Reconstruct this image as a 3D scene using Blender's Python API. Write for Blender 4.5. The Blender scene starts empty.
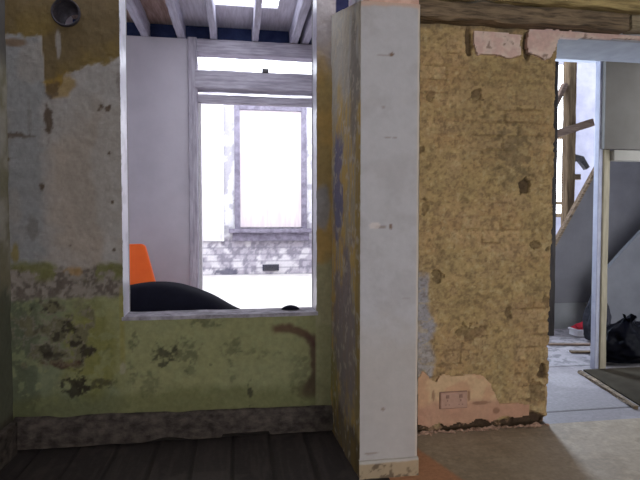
import bpy, bmesh, math, random
import numpy as np
from mathutils import Vector, Matrix, noise as mn

random.seed(7)
S = bpy.context.scene
COL = S.collection

# ------------------------------------------------------------------ colour
def lin(c):
    c = c / 255.0
    return c / 12.92 if c <= 0.04045 else ((c + 0.055) / 1.055) ** 2.4

def C(r, g, b, k=1.0):
    """surface colour given as sRGB, times k in linear"""
    return np.array([min(0.95, lin(r) * k), min(0.95, lin(g) * k), min(0.95, lin(b) * k)])

# ------------------------------------------------------------------ numpy noise
def _hash(ix, iy, seed):
    n = (ix * 374761393 + iy * 668265263 + seed * 1442695041) & 0xFFFFFFFF
    n = ((n ^ (n >> 13)) * 1274126177) & 0xFFFFFFFF
    return ((n ^ (n >> 16)) & 0xFFFF) / 65535.0

def vnoise(x, y, seed=0):
    x = np.asarray(x, float); y = np.asarray(y, float)
    ix = np.floor(x).astype(np.int64); iy = np.floor(y).astype(np.int64)
    fx = x - ix; fy = y - iy
    fx = fx * fx * (3 - 2 * fx); fy = fy * fy * (3 - 2 * fy)
    a = _hash(ix, iy, seed); b = _hash(ix + 1, iy, seed)
    c = _hash(ix, iy + 1, seed); d = _hash(ix + 1, iy + 1, seed)
    return (a * (1 - fx) + b * fx) * (1 - fy) + (c * (1 - fx) + d * fx) * fy

def fbm(x, y, s, octv=4, seed=0):
    t = 0; a = 1; tot = 0
    for k in range(octv):
        t = t + a * vnoise(x * s + 17.3 * k, y * s - 9.1 * k, seed + k)
        tot += a; a *= 0.55; s *= 2.03
    return t / tot

def sm(d, w):
    t = np.clip(0.5 + d / w, 0, 1)
    return t * t * (3 - 2 * t)

def ell(x, y, cx, cy, rx, ry, n, rough=0.5, soft=0.3):
    d = 1 - np.sqrt(((x - cx) / rx) ** 2 + ((y - cy) / ry) ** 2) + rough * (n - 0.5) * 2
    return sm(d, soft)

def mix(a, b, m):
    return a * (1 - m[..., None]) + b * m[..., None]

# ------------------------------------------------------------------ materials
def new_mat(name):
    m = bpy.data.materials.new(name); m.use_nodes = True
    nt = m.node_tree; nt.nodes.clear()
    out = nt.nodes.new('ShaderNodeOutputMaterial')
    p = nt.nodes.new('ShaderNodeBsdfPrincipled')
    nt.links.new(p.outputs[0], out.inputs[0])
    return m, nt, p

def tex(nt, scale, detail=6, rough=0.6, stretch=None):
    tc = nt.nodes.new('ShaderNodeTexCoord')
    n = nt.nodes.new('ShaderNodeTexNoise')
    n.inputs['Scale'].default_value = scale
    n.inputs['Detail'].default_value = detail
    n.inputs['Roughness'].default_value = rough
    if stretch:
        mp = nt.nodes.new('ShaderNodeMapping'); mp.inputs['Scale'].default_value = stretch
        nt.links.new(tc.outputs['Object'], mp.inputs[0]); nt.links.new(mp.outputs[0], n.inputs[0])
    else:
        nt.links.new(tc.outputs['Object'], n.inputs[0])
    return n

def bump(nt, p, src, strength, dist):
    b = nt.nodes.new('ShaderNodeBump')
    b.inputs['Strength'].default_value = strength; b.inputs['Distance'].default_value = dist
    nt.links.new(src, b.inputs['Height']); nt.links.new(b.outputs[0], p.inputs['Normal'])

def mat_paint(name, scale=34, amp=0.13, rough=0.9, bstr=0.25, bdist=0.003):
    """worn paint: the 'Col' layer broken up by fine noise"""
    m, nt, p = new_mat(name)
    at = nt.nodes.new('ShaderNodeAttribute'); at.attribute_name = 'Col'
    n = tex(nt, scale)
    mr = nt.nodes.new('ShaderNodeMapRange')
    mr.inputs['From Min'].default_value = 0.25; mr.inputs['From Max'].default_value = 0.75
    mr.inputs['To Min'].default_value = 1 - amp; mr.inputs['To Max'].default_value = 1 + amp
    nt.links.new(n.outputs['Fac'], mr.inputs['Value'])
    vm = nt.nodes.new('ShaderNodeVectorMath'); vm.operation = 'SCALE'
    nt.links.new(at.outputs['Color'], vm.inputs[0]); nt.links.new(mr.outputs[0], vm.inputs['Scale'])
    nt.links.new(vm.outputs[0], p.inputs['Base Color'])
    p.inputs['Roughness'].default_value = rough
    p.inputs['Specular IOR Level'].default_value = 0.25
    bump(nt, p, n.outputs['Fac'], bstr, bdist)
    return m

def mat_mix(name, c1, c2, scale=20, rough=0.8, stretch=None, lo=0.35, hi=0.65, bstr=0.3, bdist=0.004, spec=0.3, detail=6):
    m, nt, p = new_mat(name)
    n = tex(nt, scale, detail=detail, stretch=stretch)
    r = nt.nodes.new('ShaderNodeValToRGB')
    r.color_ramp.elements[0].position = lo; r.color_ramp.elements[1].position = hi
    r.color_ramp.elements[0].color = (*c1, 1); r.color_ramp.elements[1].color = (*c2, 1)
    nt.links.new(n.outputs['Fac'], r.inputs[0]); nt.links.new(r.outputs[0], p.inputs['Base Color'])
    p.inputs['Roughness'].default_value = rough
    p.inputs['Specular IOR Level'].default_value = spec
    bump(nt, p, n.outputs['Fac'], bstr, bdist)
    return m

def wood(name, c1, c2, axis=0, scale=6, **k):
    st = [9, 9, 9]; st[axis] = 0.8
    return mat_mix(name, c1, c2, scale, stretch=st, **k)

M = {}
M['paint'] = mat_paint('worn_paint')
M['gloss'] = mat_paint('old_gloss_paint', scale=26, amp=0.06, rough=0.28, bstr=0.12, bdist=0.001)
M['gloss'].node_tree.nodes['Principled BSDF'].inputs['Specular IOR Level'].default_value = 0.6
M['pier'] = mat_paint('dirty_white_paint', scale=20, amp=0.05)
M['brick'] = mat_paint('old_brickwork', scale=60, amp=0.2, rough=0.95, bstr=0.35, bdist=0.004)
M['boards'] = mat_paint('dusty_boards', scale=45, amp=0.2, rough=0.6, bstr=0.25, bdist=0.003)
M['white'] = mat_mix('chalky_white_paint', C(206, 202, 206), C(222, 219, 222), 14)
M['lavender'] = mat_mix('white_plaster', C(196, 192, 198), C(210, 207, 212), 6)
M['partition'] = mat_mix('grey_white_partition', C(176, 170, 180), C(186, 180, 190), 3)
M['dirtywhite'] = mat_mix('peeling_white_paint', C(150, 146, 150), C(205, 202, 206), 18, lo=0.4, hi=0.55)
M['greyboard'] = mat_mix('grey_board', C(97, 95, 98), C(105, 103, 106), 5)
M['cream'] = mat_mix('cream_board', C(91, 86, 79), C(99, 94, 87), 5)
M['darkwood_x'] = wood('dark_old_timber', C(74, 62, 50), C(142, 122, 98), 0)
M['olivewood_x'] = wood('ochre_old_timber', C(84, 70, 46), C(190, 168, 116), 0, lo=0.3, hi=0.7)
M['greywood_x'] = wood('grey_hazed_timber', C(146, 140, 152), C(184, 178, 190), 0)  # pale lavender lift is flare haze put into the timber colour
M['greywood_z'] = wood('grey_hazed_upright_timber', C(146, 140, 152), C(184, 178, 190), 2)  # same flare haze mixed into the uprights' colour
M['palewood_y'] = wood('pale_joist_timber', C(168, 164, 180), C(200, 197, 212), 1)
M['navy'] = mat_mix('dark_blue_painted_board', C(30, 40, 78), C(48, 60, 100), 8)
M['tanwood_z'] = wood('tan_upright_timber', C(84, 68, 50), C(126, 108, 82), 2)
M['tanwood_x'] = wood('tan_rail_timber', C(92, 76, 66), C(138, 118, 104), 0)
M['creamwood_z'] = wood('cream_painted_stud', C(140, 130, 108), C(160, 150, 128), 2)
M['black'] = mat_mix('black_plastic', C(5, 5, 10), C(8, 8, 13), 8, rough=0.3, spec=0.03, bstr=0.03)
M['sack'] = mat_mix('dull_black_plastic', C(16, 16, 27), C(22, 22, 34), 8, rough=0.85, spec=0.08, bstr=0.1)
M['orange'] = mat_mix('orange_plastic', C(236, 96, 26), C(244, 106, 34), 6, rough=0.5, bstr=0.05)
M['pink'] = mat_mix('pink_plaster', C(198, 158, 142), C(222, 184, 168), 26, bdist=0.006, bstr=0.5)
M['socket'] = mat_mix('dusty_pink_painted_plastic', C(176, 140, 122), C(190, 152, 134), 30, rough=0.6)
M['socketdark'] = mat_mix('grimy_plastic_edge', C(140, 108, 94), C(158, 124, 110), 30, rough=0.6)
M['pipe'] = mat_mix('sooty_clay_pipe', C(40, 36, 44), C(62, 56, 62), 30)
M['vent'] = mat_mix('dark_vent_metal', C(52, 52, 66), C(76, 76, 92), 30)
M['red'] = mat_mix('red_cloth', C(150, 22, 38), C(178, 32, 50), 30)
M['darkcloth'] = mat_mix('dark_grey_cloth', C(26, 26, 32), C(44, 43, 50), 30)
M['metal'] = mat_mix('dull_dark_metal', C(60, 58, 60), C(86, 84, 86), 30, rough=0.5)
M['attic'] = wood('upper_floor_board', C(196, 190, 200), C(222, 218, 228), 1)
M['ceil'] = mat_mix('old_ceiling_plaster', C(190, 186, 178), C(206, 202, 196), 5)
M['skirt'] = mat_mix('scuffed_skirting_paint', C(42, 35, 32), C(88, 78, 72), 16, lo=0.36, hi=0.68, bdist=0.008, bstr=0.6, stretch=(1, 1, 1.6))
M['rubble'] = mat_mix('plaster_rubble', C(120, 96, 80), C(190, 156, 136), 30, bdist=0.006, bstr=0.6)
m, nt, p = new_mat('window_glass')
p.inputs['Base Color'].default_value = (0.9, 0.93, 0.95, 1); p.inputs['Roughness'].default_value = 0.1
p.inputs['Alpha'].default_value = 0.12
M['glass'] = m

# ------------------------------------------------------------------ mesh builder
class MB:
    def __init__(s): s.v = []; s.f = []; s.m = []; s.c = []
    def add(s, vs, fs, mi=0, col=None):
        o = len(s.v); s.v += [tuple(map(float, q)) for q in vs]
        s.f += [tuple(i + o for i in q) for q in fs]; s.m += [mi] * len(fs)
        if col is None: s.c += [(0.5, 0.5, 0.5)] * len(vs)
        elif np.ndim(col) == 1: s.c += [tuple(col)] * len(vs)
        else: s.c += [tuple(q) for q in col]
    def box(s, a, b, mi=0, col=None):
        x0, y0, z0 = a; x1, y1, z1 = b
        vs = [(x0, y0, z0), (x1, y0, z0), (x1, y1, z0), (x0, y1, z0), (x0, y0, z1), (x1, y0, z1), (x1, y1, z1), (x0, y1, z1)]
        s.add(vs, [(0, 3, 2, 1), (4, 5, 6, 7), (0, 1, 5, 4), (1, 2, 6, 5), (2, 3, 7, 6), (3, 0, 4, 7)], mi, col)
    def quad(s, a, b, c, d, mi=0, col=None): s.add([a, b, c, d], [(0, 1, 2, 3)], mi, col)
    def prism(s, pts, axis, lo, hi, mi=0, col=None):
        n = len(pts)
        def P(q, t):
            return {0: (t, q[0], q[1]), 1: (q[0], t, q[1]), 2: (q[0], q[1], t)}[axis]
        vs = [P(q, lo) for q in pts] + [P(q, hi) for q in pts]
        fs = [tuple(range(n))[::-1], tuple(range(n, 2 * n))] + [(i, (i + 1) % n, n + (i + 1) % n, n + i) for i in range(n)]
        s.add(vs, fs, mi, col)
    def beam(s, p0, p1, w, h, amp=0.006, seg=None, up=(0, 0, 1), seed=0, mi=0, taper=1.0):
        """timber of section w x h with worn, wavering faces"""
        p0 = Vector(p0); p1 = Vector(p1); d = p1 - p0; L = d.length; d.normalize()
        up = Vector(up); sx = d.cross(up).normalized(); uz = sx.cross(d).normalized()
        seg = seg or max(4, int(L / 0.06))
        ring = [(-.5, -.42), (-.42, -.5), (0, -.5), (.42, -.5), (.5, -.42), (.5, 0), (.5, .42), (.42, .5), (0, .5), (-.42, .5), (-.5, .42), (-.5, 0)]
        vs = []
        for i in range(seg + 1):
            t = i / seg; k = 1 + (taper - 1) * t
            for j, (a, b) in enumerate(ring):
                q = p0 + d * (L * t) + sx * (a * w * k) + uz * (b * h * k)
                n1 = mn.noise(q * 9 + Vector((seed, j * .7, 0))); n2 = mn.noise(q * 9 + Vector((0, seed, 5 + j * .7)))
                q += sx * (n1 * amp) + uz * (n2 * amp)
                vs.append(q)
        n = len(ring); fs = []
        for i in range(seg):
            for j in range(n):
                fs.append((i * n + j, i * n + (j + 1) % n, (i + 1) * n + (j + 1) % n, (i + 1) * n + j))
        fs.append(tuple(range(n))[::-1]); fs.append(tuple(range(seg * n, seg * n + n)))
        s.add(vs, fs, mi)
    def lathe(s, prof, n=28, M_=Matrix(), mi=0, cap=False, col=None):
        vs = []
        for r, z in prof:
            for k in range(n):
                a = 2 * math.pi * k / n
                vs.append(M_ @ Vector((r * math.cos(a), r * math.sin(a), z)))
        fs = []
        for i in range(len(prof) - 1):
            for k in range(n):
                fs.append((i * n + k, i * n + (k + 1) % n, (i + 1) * n + (k + 1) % n, (i + 1) * n + k))
        if cap:
            fs.append(tuple(range(n))[::-1]); q = (len(prof) - 1) * n; fs.append(tuple(range(q, q + n)))
        s.add(vs, fs, mi, col)
    def build(s, name, mats, parent=None, bevel=0, smooth=False, fix=True):
        me = bpy.data.meshes.new(name); me.from_pydata(s.v, [], s.f)
        for m_ in (mats if isinstance(mats, (list, tuple)) else [mats]): me.materials.append(m_)
        me.polygons.foreach_set('material_index', s.m)
        a = me.color_attributes.new('Col', 'FLOAT_COLOR', 'POINT')
        c = np.ones((len(s.v), 4), np.float32); c[:, :3] = np.array(s.c, np.float32)
        a.data.foreach_set('color', c.ravel())
        if smooth: me.polygons.foreach_set('use_smooth', [True] * len(s.f))
        me.update()
        if fix:
            bm = bmesh.new(); bm.from_mesh(me); bmesh.ops.recalc_face_normals(bm, faces=bm.faces[:]); bm.to_mesh(me); bm.free()
        o = bpy.data.objects.new(name, me); COL.objects.link(o)
        if bevel:
            b = o.modifiers.new('bevel', 'BEVEL'); b.width = bevel; b.segments = 2; b.limit_method = 'ANGLE'
        if parent:
            o.parent = parent
            o.matrix_parent_inverse = Matrix.Translation(-parent.location) if parent.type == 'EMPTY' else Matrix()
        return o

def struct(o): o['kind'] = 'structure'; return o
def tag(o, label, cat, group=None):
    o['label'] = label; o['category'] = cat
    if group: o['group'] = group
    return o
def empty(name, loc, label=None, cat=None, group=None):
    e = bpy.data.objects.new(name, None); COL.objects.link(e); e.location = loc; e.empty_display_size = 0.1
    if label: tag(e, label, cat, group)
    return e

def grid_faces(nu, nv, skip=None):
    fs = []
    for j in range(nv - 1):
        for i in range(nu - 1):
            if skip is not None and skip[j, i]: continue
            fs.append((j * nu + i, j * nu + i + 1, (j + 1) * nu + i + 1, (j + 1) * nu + i))
    return fs

def seg(a, b, step): return np.linspace(a, b, max(2, int(round((b - a) / step)) + 1))

# ================================================================== plaster wall with the opening
YB = 2.90
OX0, OX1, OZ0, OZ1 = -0.605, 0.434, 0.684, 2.58
TH = 0.16
WX0, WX1, WZ1 = -1.19, 0.62, 2.82
us = np.unique(np.concatenate([seg(WX0, OX0, 0.007), seg(OX0, OX1, 0.008), seg(OX1, WX1, 0.007)]))
zs = np.unique(np.concatenate([seg(0, OZ0, 0.007), seg(OZ0, OZ1, 0.009), seg(OZ1, WZ1, 0.03)]))
X, Z = np.meshgrid(us, zs)
x = 232.7 + 187.8 * X; y = 438 - 180 * Z          # wall drawing units used to lay out the paint patches
n1 = fbm(X, Z, 9, 5, 1); n2 = fbm(X, Z, 24, 4, 11); n3 = fbm(X, Z, 4, 4, 21); n4 = fbm(X, Z, 55, 3, 31)
nj = .5 * n2 + .5 * fbm(X, Z, 48, 3, 51); nk = fbm(X, Z, 38, 3, 57)
nv = fbm(X * 3, Z * .5, 9, 4, 41)
grey = C(158, 152, 150); warm = C(170, 155, 144); cool = C(142, 141, 143); pale = C(176, 172, 172)
col = np.ones(X.shape + (3,)) * grey
col = mix(col, cool, sm(48 - x + 30 * (n1 - .5), 14))
col = mix(col, warm, ell(x, y, 95, 200, 45, 90, n1, .5, .6) * .8)
col = mix(col, pale, ell(x, y, 108, 185, 16, 80, n1, .5, .5) * .7)
col = mix(col, C(152, 143, 136), sm(n3 - .56, .15) * .5)
# mustard distemper left at the top
yb = np.interp(x, [0, 8, 46, 49, 62, 68, 80, 100, 120, 140, 330], [50, 51, 52, 98, 100, 86, 84, 74, 62, 58, 58])
must = sm(yb - y + 26 * (n1 - .5) + 10 * (n2 - .5), 5)
mus = mix(np.ones_like(col) * C(116, 97, 56), C(104, 88, 62), sm(n3 - .5, .2))
mus = mix(mus, C(96, 80, 58), sm(30 - y + 20 * (n1 - .5), 30) * .7)  # dimmer light near the top painted into the mustard
col = mix(col, mus, must)
col = mix(col, C(166, 160, 158), ell(x, y, 61, 58, 2.5, 14, n1, .4, .4) * .7)
col = mix(col, C(118, 92, 66), ell(x, y, 22, 58, 12, 4, n1, .7, .5) * .8)
col = mix(col, C(150, 120, 50), ell(x, y, 66, 95, 14, 14, n1, .9, .4) * .7)
# knocks, drips and old fixings in the plaster
for cx, cy, rx, ry, k in [(20, 143, 17, 2.2, .8), (51, 130, 3.5, 16, .9), (55, 100, 6, 8, .8), (44, 190, 2.2, 3, .9), (10, 112, 2, 2, .8),
                          (100, 114, 2, 2, .9), (106, 116, 2, 2, .9), (108, 113, 1.5, 1.5, .9), (98, 117, 1.5, 1.5, .8), (34, 128, 2, 20, .3),
                          (110, 250, 1.7, 1.7, .9), (109, 204, 1.4, 1.4, .9), (107, 158, 1.4, 1.4, .9), (8, 205, 3, 1.6, .8), (14, 165, 1.6, 1.6, .8),
                          (69, 245, 1.6, 1.6, .7), (118, 90, 3, 12, .4), (35, 228, 4, 12, .35)]:
    col = mix(col, C(84, 68, 54), ell(x, y, cx, cy, rx, ry, nj, 1.1, .6) * k)
col = mix(col, C(132, 116, 56), ell(x, y, 19, 253, 3.5, 9, n2, .5, .5) * .8)
col = mix(col, C(120, 108, 48), sm(14 - x + 5 * (n1 - .5), 3) * sm(y - 60, 20) * .5)
# scraped band between plaster and green
band = sm(y - 264 + 14 * (n1 - .5), 6) * sm(126 - x, 3)
bcol = mix(np.ones_like(col) * C(148, 138, 130), C(100, 90, 82), sm(nj - .52, .16) * .9)
bcol = mix(bcol, C(112, 112, 62), sm(n1 - .5, .08) * sm(278 - y, 10) * .8)
bcol = mix(bcol, C(160, 128, 86), ell(x, y, 72, 268, 8, 6, n2, .8, .5) * .8)
col = mix(col, bcol, band)
# green dado
green = sm(y - 296 + 12 * (n1 - .5) + 6 * (n2 - .5), 5)
green = np.maximum(green, sm(y - 312, 4) * sm(x - 120, 4) * sm(330 - x + 20 * (n1 - .5), 8))
gc = mix(np.ones_like(col) * C(134, 134, 94), C(126, 130, 102), sm(n3 - .5, .2))
gc = mix(gc, C(132, 128, 70), ell(x, y, 92, 350, 30, 40, n1, .4, .5) * .7)
gc = mix(gc, C(94, 100, 80), sm(38 - x + 12 * (n1 - .5), 8) * .9)
gc = mix(gc, C(158, 156, 114), sm(x - 110 + 40 * (n1 - .5), 30) * .75)
gc = mix(gc, C(150, 152, 112), sm(n2 - .58, .1) * .5)
gc = mix(gc, C(96, 96, 56), sm(y - 388 + 20 * (n1 - .5), 12) * .55)  # light falling off towards the floor, painted into the green
col = mix(col, gc, green)
scr = ell(x, y, 58, 333, 34, 34, n1, .9, .3)
col = mix(col, mix(np.ones_like(col) * C(134, 124, 112), C(110, 104, 82), sm(n2 - .5, .1)), scr * sm(n2 - .42, .1) * .85)
blk = C(46, 38, 34)
for cx, cy, rx, ry, k in [(46, 303, 9, 5, .9), (68, 323, 5, 5, 1), (55, 331, 6, 5, .9), (73, 337, 6, 4, 1), (84, 347, 6, 6, 1), (52, 352, 10, 5, .8),
                          (60, 358, 8, 4, .8), (40, 325, 4, 8, .6), (68, 380, 11, 8, 1), (92, 379, 16, 4, .75), (66, 314, 6, 3, .8), (46, 343, 5, 6, .8),
                          (75, 361, 4, 4, .7), (104, 348, 4, 5, .3)]:
    col = mix(col, blk, ell(x, y, cx, cy, rx * 1.1, ry * 1.1, nj, 1.5, .5) * sm(nk - .43, .16) * k * .85)
col = mix(col, C(92, 56, 48), ell(x, y, 58, 358, 14, 5, n2, .9, .5) * .5)
for cx, cy, rx, ry, k in [(157, 352, 9, 9, .8), (176, 352, 12, 9, .5), (225, 350, 7, 10, .45), (143, 380, 8, 8, .4), (195, 322, 12, 4, .5), (128, 336, 3, 8, .5),
                          (244, 392, 1.5, 9, .8), (300, 372, 9, 12, .3), (255, 355, 14, 4, .35), (184, 371, 4, 4, .4), (226, 380, 3, 5, .4), (126, 372, 4, 8, .4), (204, 365, 2, 2, .6)]:
    col = mix(col, C(62, 58, 46), ell(x, y, cx, cy, rx * 1.2, ry * 1.2, nj, 1.6, .6) * sm(nk - .42, .2) * k)
arc = np.interp(x, [270, 285, 305, 314], [331, 330, 338, 350])
col = mix(col, C(96, 66, 56), sm(4 - np.abs(y - arc - 4 * (n2 - .5)), 5) * sm(x - 268, 8) * sm(314 - x, 6) * .85)
arc2 = np.interp(y, [338, 352, 375, 395], [306, 314, 316, 309])
col = mix(col, C(92, 68, 60), sm(7.5 - np.abs(x - arc2 - 10 * (n1 - .5)), 5) * sm(y - 338, 6) * sm(400 - y, 10) * .85)
col = mix(col, C(84, 76, 56), ell(x, y, 308, 392, 14, 10, n2, .9, .5) * .5)
col = mix(col, C(150, 140, 76), sm(2.2 - np.abs(x - 117 - 2 * (n1 - .5)), 2) * sm(y - 285, 8) * sm(360 - y, 20) * .6)
col = mix(col, C(168, 160, 140), ell(x, y, 117, 364, 3, 6, n2, .6, .5) * .7)
# strip right of the opening
rs = sm(x - 314, 2)
rc = mix(np.ones_like(col) * C(190, 158, 100), C(172, 148, 100), sm(n1 - .5, .2))
rc = mix(rc, C(188, 180, 186), sm(62 - y + 40 * (n1 - .5), 40) * .9)
rc = mix(rc, C(170, 164, 130), sm(y - 268 + 30 * (n1 - .5), 12))
rc = mix(rc, C(166, 168, 180), ell(x, y, 322, 212, 8, 22, n1, .6, .5) * .7)
rc = mix(rc, gc, sm(y - 330 + 30 * (n1 - .5), 14) * .6)
col = mix(col, rc, rs)
col = mix(col, C(34, 28, 25), sm(y - 421 + 4 * (n1 - .5), 3))
col = mix(col, C(44, 46, 84), sm(X - .548, .004) * sm(Z - 2.33, .01))  # dark gap above the pier, painted on the wall as navy
col *= ((0.90 + 0.20 * n4) * .78)[..., None]
disp = -0.012 * (n1 - .5) - 0.006 * (n2 - .5) + 0.004 * must - 0.004 * band
edge = np.minimum.reduce([np.abs(X - OX0), np.abs(X - OX1)])
inx = (X > OX0 - 1e-6) & (X < OX1 + 1e-6); inz = (Z > OZ0 - 1e-6) & (Z < OZ1 + 1e-6)
onrim = (inx & (np.isclose(Z, OZ0) | np.isclose(Z, OZ1))) | (inz & (np.isclose(X, OX0) | np.isclose(X, OX1)))
P = np.stack([X, YB + disp, Z], -1)
# chipped arrises round the opening
P[..., 0] += np.where(onrim & inz & np.isclose(X, OX0), 0.010 * (n2 - .5) - 0.004, 0) + np.where(onrim & inz & np.isclose(X, OX1), 0.010 * (n2 - .5) + 0.004, 0)
xc = (us[:-1] + us[1:]) / 2; zc = (zs[:-1] + zs[1:]) / 2
XC, ZC = np.meshgrid(xc, zc)
FX, FZ, FR = -0.872, 2.275, 0.068
skip = ((XC > OX0) & (XC < OX1) & (ZC > OZ0) & (ZC < OZ1)) | (((XC - FX) ** 2 + (ZC - FZ) ** 2) < (FR - .004) ** 2)
w = MB()
w.add(P.reshape(-1, 3), grid_faces(len(us), len(zs), skip), 0, col.reshape(-1, 3))
rev = C(232, 230, 240)
def reveal(p0, p1, vec, nseg, colr, seed):
    """reveal strip from the front edge p0-p1 back through the wall, with flaking paint"""
    p0 = np.array(p0, float); p1 = np.array(p1, float); vec = np.array(vec, float)
    vs = []; cs = []
    for i in range(nseg + 1):
        for j in range(6):
            t = i / nseg; q = p0 + (p1 - p0) * t + vec * (j / 5)
            k = mn.noise(Vector(q * 14) + Vector((seed, 0, 0)))
            vs.append(q); cs.append(colr * (0.82 if k > .28 else 1.0))
    w.add(vs, grid_faces(6, nseg + 1), 1, cs)
reveal((OX0 - .004, YB - .004, OZ0), (OX0 - .004, YB - .004, OZ1), (0, TH, 0), 120, rev, 1)
reveal((OX1 + .004, YB - .004, OZ0), (OX1 + .004, YB - .004, OZ1), (0, TH, 0), 120, C(176, 170, 186), 2)
reveal((OX0, YB - .008, OZ1), (OX1, YB - .008, OZ1), (0, TH, 0), 40, rev, 4)
yb_ = YB + TH
bk = C(170, 166, 170)
w.quad((WX0, yb_, 0), (OX0, yb_, 0), (OX0, yb_, 2.15), (WX0, yb_, 2.15), 0, bk)
w.quad((-.79, yb_, 2.15), (OX0, yb_, 2.15), (OX0, yb_, WZ1), (-.79, yb_, WZ1), 0, bk)
w.quad((WX0, yb_, 2.15), (-.95, yb_, 2.15), (-.95, yb_, WZ1), (WX0, yb_, WZ1), 0, bk)
w.quad((OX1, yb_, 0), (WX1, yb_, 0), (WX1, yb_, WZ1), (OX1, yb_, WZ1), 0, bk)
w.quad((OX0, yb_, 0), (OX1, yb_, 0), (OX1, yb_, OZ0), (OX0, yb_, OZ0), 0, bk)
w.quad((OX0, yb_, OZ1), (OX1, yb_, OZ1), (OX1, yb_, WZ1), (OX0, yb_, WZ1), 0, bk)
w.quad((WX1, YB, 0), (WX1, yb_, 0), (WX1, yb_, WZ1), (WX1, YB, WZ1), 0, bk)
wall_back = struct(w.build('wall_back', [M['paint'], M['gloss']], fix=False))
# sill board of the opening
s = MB(); s.beam((OX0 - .01, YB + .074, OZ0 - .008), (OX1 + .01, YB + .074, OZ0 - .008), .176, .022, .004, seg=30, seed=3)
struct(s.build('trim_1', mat_mix('sill_paint', C(120, 114, 122), C(172, 166, 176), 14)))

# flue hole: sooty sleeve right through the wall, broken at the back
fp = empty('flue_pipe', (FX, YB, FZ - FR), 'round sooty flue sleeve set in the mustard wall top left, daylight showing through', 'pipe')
R90 = Matrix.Translation((FX, YB, FZ)) @ Matrix.Rotation(-math.pi / 2, 4, 'X')
s = MB(); s.lathe([(FR * .93, .19), (FR * .93, -.012), (FR * 1.02, -.016), (FR * 1.06, -.004), (FR * 1.0, .19)], 32, R90)
s.build('sleeve', M['pipe'], fp, smooth=True)
s = MB(); vs = []  # white lump added as the bright daylight spot inside the sleeve
for k in range(12):
    a = math.pi * 2 * k / 12
    vs.append((FX + .014 + .030 * math.cos(a) * (1 + .25 * math.sin(3 * a)), YB + .11 + .004 * math.sin(5 * a), FZ - .024 + .020 * math.sin(a) + .008 * math.cos(a)))
s.add(vs + [(q[0], q[1] + .02, q[2]) for q in vs], [tuple(range(12))[::-1], tuple(range(12, 24))] + [(k, (k + 1) % 12, 12 + (k + 1) % 12, 12 + k) for k in range(12)])
lump = s.build('daylight_lump', M['white'], fp); lump['label'] = 'white lump in the sleeve standing in for daylight beyond'

# left side wall
n = MB()
ys_ = seg(-2.5, 2.9, .03); zz = seg(0, 2.62, .03)
Yg, Zg = np.meshgrid(ys_, zz)
a1 = fbm(Yg, Zg, 5, 4, 61); a2 = fbm(Yg, Zg, 18, 3, 71)
cg = mix(np.ones(Yg.shape + (3,)) * C(146, 140, 130), C(118, 112, 92), sm(a1 - .5, .2))
cg = mix(cg, C(88, 88, 74), sm(.82 - Zg + .2 * (a1 - .5), .05))
cg = mix(cg, C(70, 62, 54), sm(.2 - Zg + .05 * (a1 - .5), .03))
cg = mix(cg, C(80, 76, 74), sm(Zg - 2.0 + .3 * (a1 - .5), .2))
Pg = np.stack([-1.165 + .01 * (a2 - .5), Yg, Zg], -1)
n.add(Pg.reshape(-1, 3), grid_faces(len(ys_), len(zz)), 0, cg.reshape(-1, 3))
n.quad((-1.3, -2.5, 0), (-1.3, 2.9, 0), (-1.3, 2.9, 2.62), (-1.3, -2.5, 2.62), 0, C(150, 150, 150))
struct(n.build('wall_left', M['paint'], fix=False))

# skirting under the opening: old board, scuffed, bottom edge gone in places
def skirting():
    s = MB(); nx = 150; vs = []
    for i in range(nx + 1):
        t = i / nx; X_ = -1.155 + t * (0.548 + 1.155)
        top = .178 - .030 * t + .005 * (mn.noise(Vector((X_ * 8, 0, 3)))) - (.02 * max(0, mn.noise(Vector((X_ * 5, 7, 3)))) if t < .55 else 0)
        bot = .012 + max(0, .05 * mn.noise(Vector((X_ * 4.0, 2, 9)))) + (.02 if .62 < t < .78 else 0)
        o = .006 * mn.noise(Vector((X_ * 14, 1, 1)))
        prof = [(2.885, bot), (2.862 + o, bot), (2.86 + o, bot + .5 * (top - bot)), (2.862 + o, top - .022), (2.874, top - .006), (2.89, top)]
        for (py_, pz_) in prof: vs.append((X_, py_ + .004 * mn.noise(Vector((X_ * 20, pz_ * 30, 0))), pz_))
    s.add(vs, grid_faces(6, nx + 1))
    s.add([vs[k] for k in range(6)], [tuple(range(6))]); s.add(vs[-6:], [tuple(range(6))])
    return s.build('baseboard_back', M['skirt'])
struct(skirting())
s = MB(); s.beam((-1.145, -2.4, .085), (-1.145, 2.85, .085), .03, .17, .005, seg=60, seed=8)
struct(s.build('baseboard_left', M['skirt']))

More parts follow.
